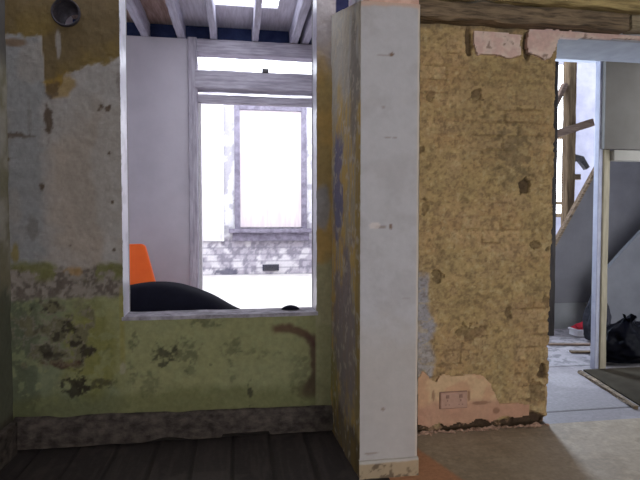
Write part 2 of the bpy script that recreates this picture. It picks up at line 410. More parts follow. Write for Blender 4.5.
# ================================================================== the plaster pier
PX0, PX1, PY0 = 0.553, 0.832, 2.322
def pier():
    s = MB()
    # left face: mustard with blue-violet streaks
    ysl = seg(PY0, 2.93, .007); zsl = seg(0, 2.66, .009)
    Yq, Zq = np.meshgrid(ysl, zsl)
    b1 = fbm(Yq, Zq, 9, 5, 81); b2 = fbm(Yq, Zq, 26, 4, 91); bs = fbm(Yq * 6, Zq * .7, 8, 4, 95)
    u = (2.90 - Yq) / (2.90 - PY0)                     # 0 at the wall, 1 at the front arris
    yy = 438 - 180 * Zq
    c = mix(np.ones(Yq.shape + (3,)) * C(196, 164, 98), C(172, 158, 132), sm(bs - .5, .15))
    c = mix(c, C(176, 172, 168), sm(110 - yy + 80 * (b1 - .5), 50) * .8 * 1.0)
    c = mix(c, C(112, 112, 146), ell(u, yy, .25, 190, .16, 50, b1, .8, .6) * .85)
    c = mix(c, C(136, 126, 118), ell(u, yy, .8, 110, .12, 60, b1, .9, .5) * .8)
    c = mix(c, C(140, 128, 130), ell(u, yy, .5, 330, .42, 75, b1, .7, .4) * .85)
    c = mix(c, C(150, 128, 76), sm(u - .86 + .1 * (b1 - .5), .06) * sm(yy - 150, 40) * .7)
    c = mix(c, C(140, 132, 66), ell(u, yy, .1, 380, .2, 30, b1, .6, .4) * .6)
    c = mix(c, C(90, 74, 58), sm(yy - 404 + 30 * (b1 - .5), 16) * .7)
    c = mix(c, C(196, 184, 164), sm(b2 - .66, .05) * .6)
    d = PX0 - .030 * (1 - u) + .012 * (b1 - .5) + .005 * (b2 - .5)
    d = np.where(u > .985, PX0, d)
    top = 2.345 - .155 * u + .012 * (b2 - .5)
    Zt = np.minimum(Zq, np.maximum(top, 0))
    Pq = np.stack([d, Yq, Zt], -1)
    s.add(Pq.reshape(-1, 3), grid_faces(len(ysl), len(zsl)), 0, c.reshape(-1, 3))
    # front face: dirty white
    xf = seg(PX0, PX1, .007); zf = seg(.082, 2.192, .007)
    Xf, Zf = np.meshgrid(xf, zf)
    e1 = fbm(Xf, Zf, 7, 5, 101); e2 = fbm(Xf, Zf, 30, 4, 111)
    uf = 360 + (Xf - PX0) / (PX1 - PX0) * 58; yf = 478 - (Zf * 218)
    yf = 221 + (1.2 - Zf) * 217.5
    cf = mix(np.ones(Xf.shape + (3,)) * C(182, 179, 183), C(175, 171, 174), sm(e1 - .5, .2))
    cf = mix(cf, C(179, 171, 166), sm(yf - 330 + 60 * (e1 - .5), 60) * .7)
    for cx, cy, rx, ry, k in [(390, 56, 2.2, 1.8, .95), (382, 57, 7, 1, .4), (386, 138, 3, 1, .5), (394, 138, 2, 1, .5), (382, 108, 1.5, 1.2, .4), (390, 227, 2, 3, .9),
                              (380, 227, 6, 1.4, .55), (383, 412, 2, 2, .6), (371, 457, 8, 1, .5), (405, 300, 6, 1, .2)]:
        cf = mix(cf, C(120, 96, 80), ell(uf, yf, cx, cy, rx, ry, e2, .5, .5) * k)
    cf = mix(cf, C(216, 204, 198), ell(uf, yf, 374, 226, 5, 3, e2, .7, .4) * .6)
    cf = mix(cf, C(206, 192, 176), sm(uf - 416 + 1.4 * (e1 - .5), 1) * .8)
    cf = mix(cf, C(196, 168, 154), sm(9 - yf + 10 * (e1 - .5), 3))
    Pf = np.stack([Xf, PY0 + .004 * (e1 - .5) + .002 * (e2 - .5), Zf], -1)
    Pf[:, 0, 0] += .004 * (e2[:, 0] - .5); Pf[:, -1, 0] -= .004 * e2[:, -1]
    s.add(Pf.reshape(-1, 3), grid_faces(len(xf), len(zf)), 0, cf.reshape(-1, 3))
    wt = C(190, 186, 182)
    s.quad((PX1, PY0, 0), (PX1, 2.93, 0), (PX1, 2.93, 2.345), (PX1, PY0, 2.192), 0, wt)
    s.quad((PX0, PY0, 2.19), (PX1, PY0, 2.19), (PX1, 2.93, 2.34), (PX0 - .03, 2.93, 2.34), 0, wt)
    s.quad((PX0 - .03, 2.93, 0), (PX1, 2.93, 0), (PX1, 2.93, 2.345), (PX0 - .03, 2.93, 2.345), 0, wt)
    # plinth: broken plaster foot
    xp = seg(PX0 - .004, PX1 + .003, .007); zp = seg(0, .088, .006)
    Xp, Zp = np.meshgrid(xp, zp)
    g1 = fbm(Xp, Zp, 30, 4, 121); g2 = fbm(Xp, Zp, 12, 4, 131)
    cp = mix(np.ones(Xp.shape + (3,)) * C(168, 148, 122), C(100, 84, 68), sm(g1 - .50, .12) * .85)
    cp = mix(cp, C(186, 180, 174), sm(Zp - .072 + .02 * (g2 - .5), .01))
    Pp = np.stack([Xp, PY0 - .010 + .012 * (g2 - .5) + .01 * (Zp > .084), Zp], -1)
    s.add(Pp.reshape(-1, 3), grid_faces(len(xp), len(zp)), 0, cp.reshape(-1, 3))
    s.quad((PX1 + .003, PY0 - .01, 0), (PX1 + .003, 2.8, 0), (PX1 + .003, 2.8, .088), (PX1 + .003, PY0 - .01, .088), 0, C(170, 150, 126))
    s.quad((PX0 - .004, PY0 - .01, .086), (PX1 + .003, PY0 - .01, .086), (PX1 + .003, PY0 + .01, .086), (PX0 - .004, PY0 + .01, .086), 0, C(180, 172, 162))
    return s.build('wall_middle', M['pier'], fix=False)
struct(pier())
s = MB(); s.beam((PX0 + .03, PY0 + .05, 2.26), (2.88, PY0 + .05, 2.62), .12, .12, .006, seg=40, seed=4)
# trimmer resting on the pier head (mostly above the picture)
s = MB(); s.box((PX0 + .04, PY0 + .006, 2.19), (PX1 - .005, PY0 + .13, 2.62))
struct(s.build('trim_2', M['pink']))

# ================================================================== stripped brick wall
BX1, BYF, BYB, BTOP = 1.806, 2.792, 3.16, 2.30
def brickwall():
    path = np.concatenate([seg(PX1 - .05, BX1, .006), BX1 + seg(0, BYB - BYF, .012)[1:]])   # runs along the face, then into the doorway
    zb = seg(0, BTOP, .006)
    U, Zb = np.meshgrid(path, zb)
    h1 = fbm(U, Zb, 10, 5, 201); h2 = fbm(U, Zb, 34, 4, 211); h3 = fbm(U, Zb, 3.5, 4, 221); h4 = fbm(U, Zb, 80, 3, 231)
    course = Zb / .0765 + .10 * (fbm(U, Zb, 3, 2, 241) - .5)
    row = np.floor(course); fz = course - row
    ub = U / .228 + .5 * (row % 2) + .15 * (_hash(row.astype(np.int64), row.astype(np.int64) * 3, 5) - .5)
    fu = ub - np.floor(ub)
    bid = _hash(np.floor(ub).astype(np.int64), row.astype(np.int64), 77)
    mz = np.minimum(fz, 1 - fz) * .0765; mu = np.minimum(fu, 1 - fu) * .228
    joint = np.maximum(sm(.006 - mz + .008 * (h2 - .5), .006), sm(.006 - mu + .008 * (h2 - .5), .006))
    worn = sm(h3 - .40, .14)                        # how much old render still hides the joints
    joint = joint * (1 - .85 * worn) * sm(h1 - .44, .2)
    xx = 418 + 164.2 * (U - .993); yy = 424 - 171 * Zb
    b = mix(np.ones(U.shape + (3,)) * C(198, 166, 122), C(188, 155, 111), sm(bid - .5, .5))
    b = mix(b, C(182, 158, 110), sm(h3 - .52, .2) * .6)
    b = mix(b, C(172, 146, 114), sm(h1 - .58, .14) * .4)
    b = mix(b, C(156, 136, 100), sm(.42 - h1, .14) * .5)
    b = mix(b, C(134, 108, 76), joint * .45)
    b = mix(b, C(118, 98, 72), sm(h2 - .62, .14) * .4)
    b = mix(b, C(204, 184, 140), sm(.33 - h2, .06) * .5)
    b = mix(b, C(140, 122, 84), ell(xx, yy, 500, 110, 40, 60, h1, .7, .6) * .35)
    # grey soot streak, blue-grey plaster ghost, knocked-out holes and painted shadow gaps
    b = mix(b, C(104, 96, 78), ell(xx, yy, 510, 150, 14, 26, h2, 1.2, .8) * .4)
    b = mix(b, C(168, 168, 178), ell(xx, yy, 420, 320, 13, 60, h1, .6, .4) * .85)
    b = mix(b, C(178, 170, 166), ell(xx, yy, 424, 352, 12, 18, h1, .5, .4) * .9)
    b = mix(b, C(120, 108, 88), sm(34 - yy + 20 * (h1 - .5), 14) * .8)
    h5 = fbm(U, Zb, 62, 3, 251); h6 = fbm(U * .7, Zb * 1.3, 44, 3, 261)
    b = mix(b, C(104, 84, 60), sm(h5 - .63, .14) * .4)
    b = mix(b, C(208, 182, 128), sm(.38 - h6, .14) * .35)
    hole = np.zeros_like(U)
    for cx, cy, rx, ry in [(466, 47, 3, 13), (521, 47, 3.5, 13), (412, 60, 4, 60)]: hole = np.maximum(hole, ell(xx, yy, cx, cy, rx, ry, h2, .4, .4))  # first pair: shadow gaps beside the pink patches, painted dark
    for cx, cy, rx, ry, k in [(522, 184, 5, 7, 1), (535, 243, 7, 4, .7), (545, 372, 5, 7, 1), (540, 392, 8, 14, .5), (437, 272, 6, 5, .7), (470, 328, 12, 8, .5),
                              (475, 98, 5, 5, .6), (508, 310, 3, 5, .6), (548, 247, 5, 4, .8), (420, 150, 3, 3, .6), (430, 100, 4, 6, .5), (425, 205, 3, 6, .5), (548, 300, 4, 6, .5)]:
        hole = np.maximum(hole, ell(xx, yy, cx, cy, rx, ry, h2, .9, .4) * k)
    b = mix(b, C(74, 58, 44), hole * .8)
    # broken foot: earth-dark cavity where the skirting was
    foot = sm(yy - 417 + 18 * (h1 - .5), 5)
    b = mix(b, C(78, 60, 48), foot * sm(h1 - .42, .12) * .95)
    b = mix(b, C(188, 150, 122), foot * sm(.45 - h1, .1) * .6)
    b *= ((.86 + .28 * h4) * .83)[..., None]
    d = .011 * (h1 - .5) + .008 * (h2 - .5) + .005 * (bid - .5) * (1 - worn) - .008 * joint - .022 * hole - .03 * foot * sm(h1 - .4, .1)
    corner = np.clip(1 - np.abs(U - BX1) / .02, 0, 1)
    chip = (.022 * sm(h1 - .45, .3) + .012 * joint) * corner
    on = U <= BX1
    px_ = np.where(on, np.minimum(U, BX1) - chip * .6, BX1 + d - chip * .3) + .022 * Zb / 2.2 * sm(U - 1.5, .4)
    py_ = np.where(on, BYF - d + chip * .4, BYF + (U - BX1))
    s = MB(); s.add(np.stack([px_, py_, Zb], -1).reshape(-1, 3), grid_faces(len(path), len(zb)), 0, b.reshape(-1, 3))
    tan = C(170, 142, 92)
    s.quad((.78, BYB, 0), (BX1, BYB, 0), (BX1, BYB, BTOP), (.78, BYB, BTOP), 0, tan)
    s.quad((.78, BYF, BTOP), (BX1, BYF, BTOP), (BX1, BYB, BTOP), (.78, BYB, BTOP), 0, tan)
    s.quad((.78, BYF, 0), (.78, BYB, 0), (.78, BYB, BTOP), (.78, BYF, BTOP), 0, tan)
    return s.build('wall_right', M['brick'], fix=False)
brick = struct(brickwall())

def patch(name, outline, yf, thick, matl, seed, parent, colfn=None):
    """a slab of plaster with a ragged outline standing proud of the brick"""
    s = MB(); n = len(outline)
    xs_ = [q[0] for q in outline]; zs_ = [q[1] for q in outline]
    gx = seg(min(xs_), max(xs_), .007); gz = seg(min(zs_), max(zs_), .007)
    GX, GZ = np.meshgrid(gx, gz)
    ins = np.zeros(GX.shape, bool)
    wob = .012 * (fbm(GX, GZ, 40, 3, seed) - .5); QX = GX + wob; QZ = GZ + .012 * (fbm(GX, GZ, 40, 3, seed + 9) - .5)
    j = n - 1
    for i in range(n):
        xi, zi = outline[i]; xj, zj = outline[j]
        hit = ((zi > QZ) != (zj > QZ)) & (QX < (xj - xi) * (QZ - zi) / ((zj - zi) or 1e-9) + xi)
        ins ^= hit; j = i
    cell = ins[:-1, :-1] & ins[1:, 1:] & ins[1:, :-1] & ins[:-1, 1:]
    nn = fbm(GX, GZ, 20, 4, seed + 3)
    c = colfn(GX, GZ, nn) if colfn else None
    s.add(np.stack([GX, yf - thick + .006 * (nn - .5), GZ], -1).reshape(-1, 3), grid_faces(len(gx), len(gz), ~cell), 0, None if c is None else c.reshape(-1, 3))
    me = s.build(name, matl, parent, fix=False)
    bm = bmesh.new(); bm.from_mesh(me.data)
    bmesh.ops.delete(bm, geom=[v for v in bm.verts if not v.link_faces], context='VERTS')
    be = [e for e in bm.edges if e.is_boundary]
    r = bmesh.ops.extrude_edge_only(bm, edges=be)
    for v in [g for g in r['geom'] if isinstance(g, bmesh.types.BMVert)]: v.co.y = yf + .012
    bm.to_mesh(me.data); bm.free()
    return me
def bw(px, py): return (.993 + (px - 418) / 164.2, (424 - py) / 171)
def pinkcol(GX, GZ, nn):
    c = mix(np.ones(GX.shape + (3,)) * C(206, 174, 164), C(214, 190, 178), sm(nn - .5, .2))
    return mix(c, C(120, 92, 78), sm(nn - .70, .06) * .7)
def footcol(GX, GZ, nn):
    m_ = fbm(GX, GZ, 9, 4, 333)
    c = mix(np.ones(GX.shape + (3,)) * C(198, 158, 126), C(204, 172, 136), sm(m_ - .5, .15))
    c = mix(c, C(184, 140, 118), sm(.16 - GZ + .08 * (m_ - .5), .06) * .8)
    for cx, cy, rx, ry in [(434, 388, 1.2, 6), (437, 370, 1.5, 6), (469, 391, 1.2, 5), (497, 407, 3, 3), (480, 398, 10, 2)]:
        X_, Z_ = bw(cx, cy)
        c = mix(c, C(130, 94, 76), ell(GX, GZ, X_, Z_, rx / 164, ry / 171, nn, .6, .5) * .7)
    return c
pp = [bw(q[0] - 3, q[1] + 5) for q in [(472, 31), (490, 31), (522, 33), (519, 42), (521, 53), (510, 57), (492, 54), (476, 55), (473, 48)]]
patch('plaster_patch', pp, BYF, .016, M['paint'], 301, brick, pinkcol)['label'] = 'small pink plaster patch under the beam'
pp = [bw(*q) for q in [(418, 372), (424, 362), (430, 370), (437, 374), (442, 367), (456, 370), (470, 368), (484, 371), (492, 380), (497, 393), (500, 400), (518, 400), (532, 403), (531, 414), (520, 416), (505, 413), (492, 419), (480, 414), (470, 419), (458, 417), (448, 421), (440, 416), (430, 420), (418, 416)]]
patch('plaster_patch', pp, BYF, .010, M['paint'], 311, brick, footcol)['label'] = 'pink plaster patch round the socket'

# lintel over the doorway, pink plaster on its edge, whitewashed below
DX1 = 2.80
l = MB(); l.box((BX1 - .02, BYF, 2.258), (DX1 + .1, BYB, 2.34)); lint = struct(l.build('trim_3', mat_mix('blue_white_soffit', C(150, 150, 156), C(164, 164, 170), 9), bevel=.006))
pp = [(1.66, 2.315), (1.78, 2.32), (2.3, 2.315), (2.88, 2.312), (2.88, 2.296), (2.3, 2.288), (2.05, 2.28), (1.86, 2.274), (1.825, 2.20), (1.80, 2.155), (1.77, 2.14), (1.73, 2.158), (1.66, 2.18), (1.645, 2.24)]
pp = [(a - .022, b - .024) for a, b in pp]
patch('plaster_patch', pp, BYF, .018, M['paint'], 321, brick, pinkcol)['label'] = 'ragged pink plaster along the lintel'
# wall to the right of the doorway (outside the picture)
s = MB(); s.box((2.82, BYF, 0), (3.3, BYB, 2.34), 0, C(190, 188, 184))
struct(s.build('wall_doorway', M['paint']))

# old timbers over the brick
s = MB(); s.beam((.70, 2.80, 2.338), (2.215, 2.80, 2.345), .20, .095, .014, seg=70, seed=12)
tag(s.build('ceiling_beam', M['darkwood_x']), 'dark rough timber beam bedded on top of the brick wall', 'beam')
s = MB(); s.beam((2.245, 2.80, 2.348), (3.0, 2.80, 2.350), .17, .09, .008, seg=30, seed=15)
tag(s.build('ceiling_beam', mat_mix('grey_brown_timber', C(104, 92, 74), C(160, 146, 120), 6, stretch=(.8, 9, 9))), 'short grey-brown beam end above the right of the doorway', 'beam')
s = MB(); s.beam((.72, 2.74, 2.462), (3.0, 2.74, 2.448), .16, .13, .012, seg=70, seed=18)
tag(s.build('ceiling_beam', M['olivewood_x']), 'ochre-brown upper beam at the very top above the brick wall', 'beam')

# double socket
sx0, sz0 = bw(440.5, 401); sx1, sz1 = bw(466.5, 385.5)
so = empty('wall_socket', ((sx0 + sx1) / 2, BYF - .012, sz0), 'pink-painted double wall socket low on the brick wall', 'socket')
s = MB(); s.box((sx0, BYF - .024, sz0), (sx1, BYF - .004, sz1)); s.build('face_plate', M['socket'], so, bevel=.004)
s = MB(); s.box((sx0 - .004, BYF - .018, sz0 - .004), (sx1 + .003, BYF + .002, sz1 + .003)); s.build('back_box', M['socketdark'], so, bevel=.002)
for k in (0.25, .75):
    cx = sx0 + (sx1 - sx0) * k
    s = MB(); s.box((cx - .010, BYF - .0285, sz1 - .032), (cx + .010, BYF - .023, sz1 - .012)); s.build('switch', M['socketdark'], so, bevel=.002)
    s = MB()
    s.box((cx - .004, BYF - .0245, sz0 + .038), (cx + .004, BYF - .0235, sz0 + .05))
    for dx in (-.014, .006): s.box((cx + dx, BYF - .0245, sz0 + .018), (cx + dx + .008, BYF - .0235, sz0 + .024))
    s.build('pin_holes', M['socketdark'], so)

# crumbled plaster along the foot of the brick wall
s = MB(); rnd = random.Random(3)
for k in range(160):
    cx = rnd.uniform(.84, 1.80); r = rnd.uniform(.004, .013) * (1.6 if rnd.random() < .1 else 1); cy = 2.775 - abs(rnd.gauss(0, .016))
    vs = []
    for (a, b_, c_) in [(1, 0, 0), (-1, 0, 0), (0, 1, 0), (0, -1, 0), (0, 0, 1), (0, 0, -.6)]:
        j = rnd.uniform(.7, 1.3); vs.append((cx + a * r * j * 1.4, cy + b_ * r * j, max(.001, r * .5 + c_ * r * j * .8)))
    s.add(vs, [(0, 2, 4), (2, 1, 4), (1, 3, 4), (3, 0, 4), (2, 0, 5), (1, 2, 5), (3, 1, 5), (0, 3, 5)])
o = s.build('plaster_rubble', M['rubble']); tag(o, 'line of crumbled plaster along the foot of the brick wall', 'rubble'); o['kind'] = 'stuff'

# ================================================================== floors of the near room
def floor_part(name, x0, x1, y0, y1, z, colf, matl, step=.012, thick=.04):
    gx = seg(x0, x1, step); gy = seg(y0, y1, step)
    GX, GY = np.meshgrid(gx, gy)
    c, h = colf(GX, GY)
    s = MB(); s.add(np.stack([GX, GY, z + h], -1).reshape(-1, 3), grid_faces(len(gx), len(gy)), 0, c.reshape(-1, 3))
    s.box((x0, y0, z - thick), (x1, y1, z - .012), 0, c.mean((0, 1)))
    return s.build(name, matl, fix=False)
def dark_boards(GX, GY):
    pitch = .20
    q = (GX + .035) / pitch + 20; i = np.floor(q); f = q - i
    gap = sm(.010 - np.minimum(f, 1 - f) * pitch + .003 * (fbm(GX, GY, 10, 2, 405) - .5), .008)
    tone = _hash(i.astype(np.int64), i.astype(np.int64) * 7, 12)
    g = fbm(GX * 9, GY * .8, 6, 4, 401); d = fbm(GX, GY, 5, 4, 411)
    c = mix(np.ones(GX.shape + (3,)) * C(45, 39, 38), C(50, 44, 43), sm(tone - .5, 1))
    c = mix(c, C(62, 54, 52), sm(g - .58, .12) * .6)
    c = mix(c, C(74, 66, 62), sm(d - .60, .08) * .4)
    c = mix(c, C(24, 20, 19), gap * .7)
    return c, -.004 * gap + .003 * (g - .5)
struct(floor_part('floor', -1.29, .69, 1.2, 3.05, 0, dark_boards, M['boards'], .009))
def tan_floor(GX, GY):
    g = fbm(GX, GY, 4, 5, 421); d = fbm(GX, GY, 22, 4, 431)
    c = mix(np.ones(GX.shape + (3,)) * C(157, 142, 123), C(147, 132, 113), sm(g - .5, .15))
    c = mix(c, C(180, 162, 138), sm(d - .6, .1) * .35)
    # old red-brown paint left in a triangle beside the pier
    edge = (1.005 - (GY - 2.30) * .26) - GX
    c = mix(c, C(182, 128, 94), sm(edge + .02 * (g - .5), .02) * sm(2.70 - GY + .1 * (g - .5), .1) * .85)
    return c, .002 * (g - .5)
# right-hand boards, one flat hardboard covering up to the joint at the doorway
def sheet_cracks(GX, GY, c):
    a, b = (2.20, 2.70), (2.30, 2.50)
    return c
struct(floor_part('floor', .69, 2.90, 1.2, 2.785, 0, tan_floor, M['boards'], .012))
s = MB(); s.box((.69, 2.78, -.04), (1.9, 3.2, -.004)); struct(s.build('floor', M['darkwood_x']))
s = MB(); s.box((-1.3, -2.6, -.04), (3.0, 1.2, -.001)); struct(s.build('floor', mat_mix('brown_boards', C(90, 76, 64), C(120, 104, 88), 5)))

# ================================================================== near room shell
s = MB(); s.box((-1.3, -2.6, 2.62), (3.05, 2.66, 2.70)); struct(s.build('ceiling', M['ceil']))
s = MB()
# wall behind the camera with its big window hole
WXA, WXB, WZA, WZB = 1.05, 2.75, .75, 2.35
VXA, VXB = -.95, .05
for a, b in [((-1.3, -2.62, 0), (VXA, -2.5, 2.7)), ((VXB, -2.62, 0), (WXA, -2.5, 2.7)), ((VXA, -2.62, 0), (VXB, -2.5, WZA)), ((VXA, -2.62, WZB), (VXB, -2.5, 2.7)), ((WXB, -2.62, 0), (3.05, -2.5, 2.7)), ((WXA, -2.62, 0), (WXB, -2.5, WZA)), ((WXA, -2.62, WZB), (WXB, -2.5, 2.7))]:
    s.box(a, b)
struct(s.build('wall_front', M['ceil']))
s = MB(); s.box((2.90, -2.6, 0), (3.05, 2.80, 2.7)); struct(s.build('wall_doorside', M['ceil']))
wf = struct(empty('window_3', ((WXA + WXB) / 2, -2.56, WZA)))
s = MB()
for a, b in [((WXA, -2.6, WZA), (WXA + .05, -2.54, WZB)), ((WXB - .05, -2.6, WZA), (WXB, -2.54, WZB)), ((WXA, -2.6, WZB - .05), (WXB, -2.54, WZB)), ((WXA, -2.6, WZA), (WXB, -2.54, WZA + .06)),
             (((WXA + WXB) / 2 - .02, -2.59, WZA), ((WXA + WXB) / 2 + .02, -2.55, WZB)), ((WXA, -2.59, 1.55), (WXB, -2.55, 1.59))]: s.box(a, b)
s.build('frame', M['white'], wf)
wf = struct(empty('added_window', ((VXA + VXB) / 2, -2.56, WZA)))  # unseen window added to brighten the pier's left face
s = MB()
for a, b in [((VXA, -2.6, WZA), (VXA + .05, -2.54, WZB)), ((VXB - .05, -2.6, WZA), (VXB, -2.54, WZB)), ((VXA, -2.6, WZB - .05), (VXB, -2.54, WZB)), ((VXA, -2.6, WZA), (VXB, -2.54, WZA + .06)), ((VXA, -2.59, 1.55), (VXB, -2.55, 1.59))]: s.box(a, b)
s.build('frame', M['white'], wf)

# ================================================================== middle room, partition with the stripped doorway
YP = 4.80
s = MB()
PXL, PXR = -0.425, 0.80
s.box((-1.5, YP, 0), (PXL, YP + .12, 2.815)); s.box((PXR + .08, YP, 0), (2.1, YP + .12, 2.815))
struct(s.build('wall_partition', M['partition']))
s = MB(); s.box((-1.5, YB + TH, 0), (-1.42, 11.9, 3.0)); struct(s.build('wall_far_left', M['lavender']))
s = MB(); s.box((.95, BYB + .01, 0), (1.15, YP, 3.0)); struct(s.build('wall_passage', M['lavender']))
d = struct(empty('door_1', ((PXL + PXR) / 2, YP, 0)))
def part(name, matl, parent, fn, bevel=0):
    s = MB(); fn(s); return s.build(name, matl, parent, bevel=bevel)
part('jamb', M['greywood_z'], d, lambda s: s.beam((PXL + .034, YP + .05, 0), (PXL + .034, YP + .05, 2.82), .078, .17, .006, up=(0, 1, 0), seed=21))
part('jamb', M['greywood_z'], d, lambda s: s.beam((PXR + .04, YP + .05, 0), (PXR + .04, YP + .05, 2.82), .078, .17, .006, up=(0, 1, 0), seed=22))
part('head_beam', M['greywood_x'], d, lambda s: s.beam((PXL + .06, YP + .05, 2.755), (PXR, YP + .05, 2.755), .15, .125, .006, seed=23))
part('transom', M['greywood_x'], d, lambda s: s.beam((PXL + .06, YP + .03, 2.455), (PXR, YP + .03, 2.455), .16, .165, .008, seed=24))
part('door_head', M['greywood_x'], d, lambda s: s.beam((PXL + .06, YP + .06, 2.302), (PXR, YP + .06, 2.302), .08, .07, .005, seed=25))
part('nail_block', M['metal'], d, lambda s: s.box((.225, YP - .06, 2.535), (.28, YP + .0, 2.565)))
part('door_stop', M['white'], d, lambda s: s.box((PXL + .072, YP + .06, 0), (PXL + .10, YP + .11, 2.27)))
# ceiling joists and what is left of the boards above
for k, (jx, wd) in enumerate([(-.49, .068), (-.205, .058), (.165, .055), (.515, .07), (-.80, .07), (.62, .07)]):
    s = MB(); s.beam((jx - .0, YB + TH - .02, 2.895), (jx, YP + .14, 2.895), wd, .15, .006, seg=30, seed=30 + k)
    tag(s.build('ceiling_joist', M['palewood_y']),
        ['pale bare joist above the right end of the white partition', 'thin pale joist just right of the left door jamb, left of the bright ceiling gap', 'pale joist over the middle of the door head, crossing the bright ceiling gap',
         'thick pale joist near the right side of the opening, fully in view', 'leftmost bare joist in the opening, above the white partition', 'bare joist half hidden by the right reveal of the opening'][k], 'joist', 'bare ceiling joists through the opening')
s = MB(); s.box((-1.42, YP + .10, 2.816), (.95, YP + .16, 2.965)); struct(s.build('trim_4', M['navy']))
s = MB(); s.box((-1.42, 3.05, 2.975), (-.465, 4.97, 2.995)); tag(s.build('ceiling_boards', wood('brown_upper_boards', C(150, 122, 112), C(186, 160, 150), 1)), 'brownish upper floorboards above the left bay of joists', 'boards')
s = MB(); s.box((-.464, 3.05, 2.975), (-.245, 4.97, 2.995)); tag(s.build('ceiling_boards', M['attic']), 'pale upper floorboard between the two left joists', 'boards')
s = MB(); s.box((-.245, 4.42, 2.975), (.34, 4.97, 2.995)); tag(s.build('ceiling_boards', M['attic']), 'pale end of upper floorboards below the bright gap in the ceiling', 'boards')
s = MB(); s.box((.34, 3.05, 2.975), (.95, 4.97, 2.995)); tag(s.build('ceiling_boards', M['attic']), 'pale upper floorboards at the right end of the joists', 'boards')
s = MB(); s.box((-1.5, YB + TH, -.05), (1.15, 11.9, 0)); s.box((1.15, YP, -.05), (2.1, 11.9, 0)); struct(s.build('floor', mat_mix('dusty_white_floor', C(206, 200, 194), C(226, 222, 218), 4)))

# ================================================================== far bright room
YF = 11.75
gx = seg(-1.5, 2.1, .03); gz = seg(0, 4.6, .03); GX, GZ = np.meshgrid(gx, gz)
f1 = fbm(GX, GZ, 4, 5, 501); f2 = fbm(GX, GZ, 12, 4, 511)
c = mix(np.ones(GX.shape + (3,)) * C(226, 224, 226), C(176, 172, 180), sm(f1 - .52, .06) * .8)
lowr = sm(.80 - GZ + .08 * (f1 - .5), .08)
bc = mix(np.ones(GX.shape + (3,)) * C(182, 176, 184), C(132, 128, 138), sm(f2 - .54, .14) * .8)
bc = mix(bc, C(214, 210, 212), sm(.44 - f1, .08))
cz = GZ / .15; c = mix(c, bc, lowr)
c = mix(c, C(130, 126, 138), lowr * sm(.016 - np.abs(cz - np.round(cz)) * .15, .02) * .6)
c = mix(c, C(90, 88, 104), ell(GX, GZ, -.25, .06, .22, .08, f2, .7, .4) * .9)
s = MB(); s.add(np.stack([GX, YF + .04 * (f1 - .5), GZ], -1).reshape(-1, 3), grid_faces(len(gx), len(gz)), 0, c.reshape(-1, 3))
struct(s.build('wall_far', M['paint'], fix=False))
s = MB(); s.box((2.05, YP + .12, 0), (2.15, 11.9, 3.0)); struct(s.build('wall_far_right', M['lavender']))
wn = struct(empty('window_1', (.73, YF - .06, 1.03)))
greyf = mat_mix('grey_window_paint', C(104, 98, 112), C(140, 134, 148), 9)
def fr(s):
    s.box((-.07, YF - .14, 1.03), (.05, YF - .02, 3.80)); s.box((1.41, YF - .14, 1.03), (1.53, YF - .02, 3.80)); s.box((.05, YF - .14, 3.64), (1.41, YF - .02, 3.80))
part('frame', greyf, wn, fr, .01)
part('board_panel', mat_mix('pale_window_board', C(206, 192, 192), C(222, 212, 214), 3, stretch=(4, 4, .6)), wn, lambda s: s.box((.05, YF - .09, 1.06), (1.41, YF - .04, 3.64)))
part('sill', greyf, wn, lambda s: (s.box((-.2, YF - .30, .94), (1.62, YF - .02, 1.03)), s.box((-.12, YF - .18, .76), (1.58, YF - .03, .94))), .01)
s = MB()
s.box((-.80, YF - .13, .75), (-.74, YF - .02, 3.85)); s.box((-.36, YF - .13, .75), (-.30, YF - .02, 3.85)); s.box((-.80, YF - .13, 3.85), (-.30, YF - .02, 3.93))
s.box((-.74, YF - .07, .75), (-.36, YF - .03, 3.85))
struct(s.build('trim_5', mat_mix('pale_panel_paint', C(214, 210, 214), C(230, 227, 230), 6), bevel=.01))
av = empty('air_vent', (.70, YF - .05, .07), 'small dark air vent low in the far wall below the boarded window', 'vent')
s = MB(); s.box((.54, YF - .05, .08), (.91, YF - .015, .22)); s.build('frame', M['vent'], av, bevel=.008)
s = MB()
for k in range(4): s.box((.57, YF - .062, .10 + k * .028), (.88, YF - .048, .113 + k * .028))
s.build('louvre', M['metal'], av)

# orange panel and black sack just behind the opening
op = MB(); pts = [(-.92, 0), (-.395, 0), (-.455, .30), (-.62, 1.008), (-.64, 1.022), (-.98, 1.022), (-1.0, 1.0)]
pts = [(-1.10, .02), (-1.08, 0), (-.495, 0), (-.485, .03), (-.733, 1.000), (-.758, 1.016), (-.90, 1.016), (-.925, 1.0)]
op.prism(pts, 1, 4.30, 4.36)
op = op.build('barrier_board', M['orange'], bevel=.012)
tag(op, 'bright orange tapered plastic board standing behind the black sack', 'board')

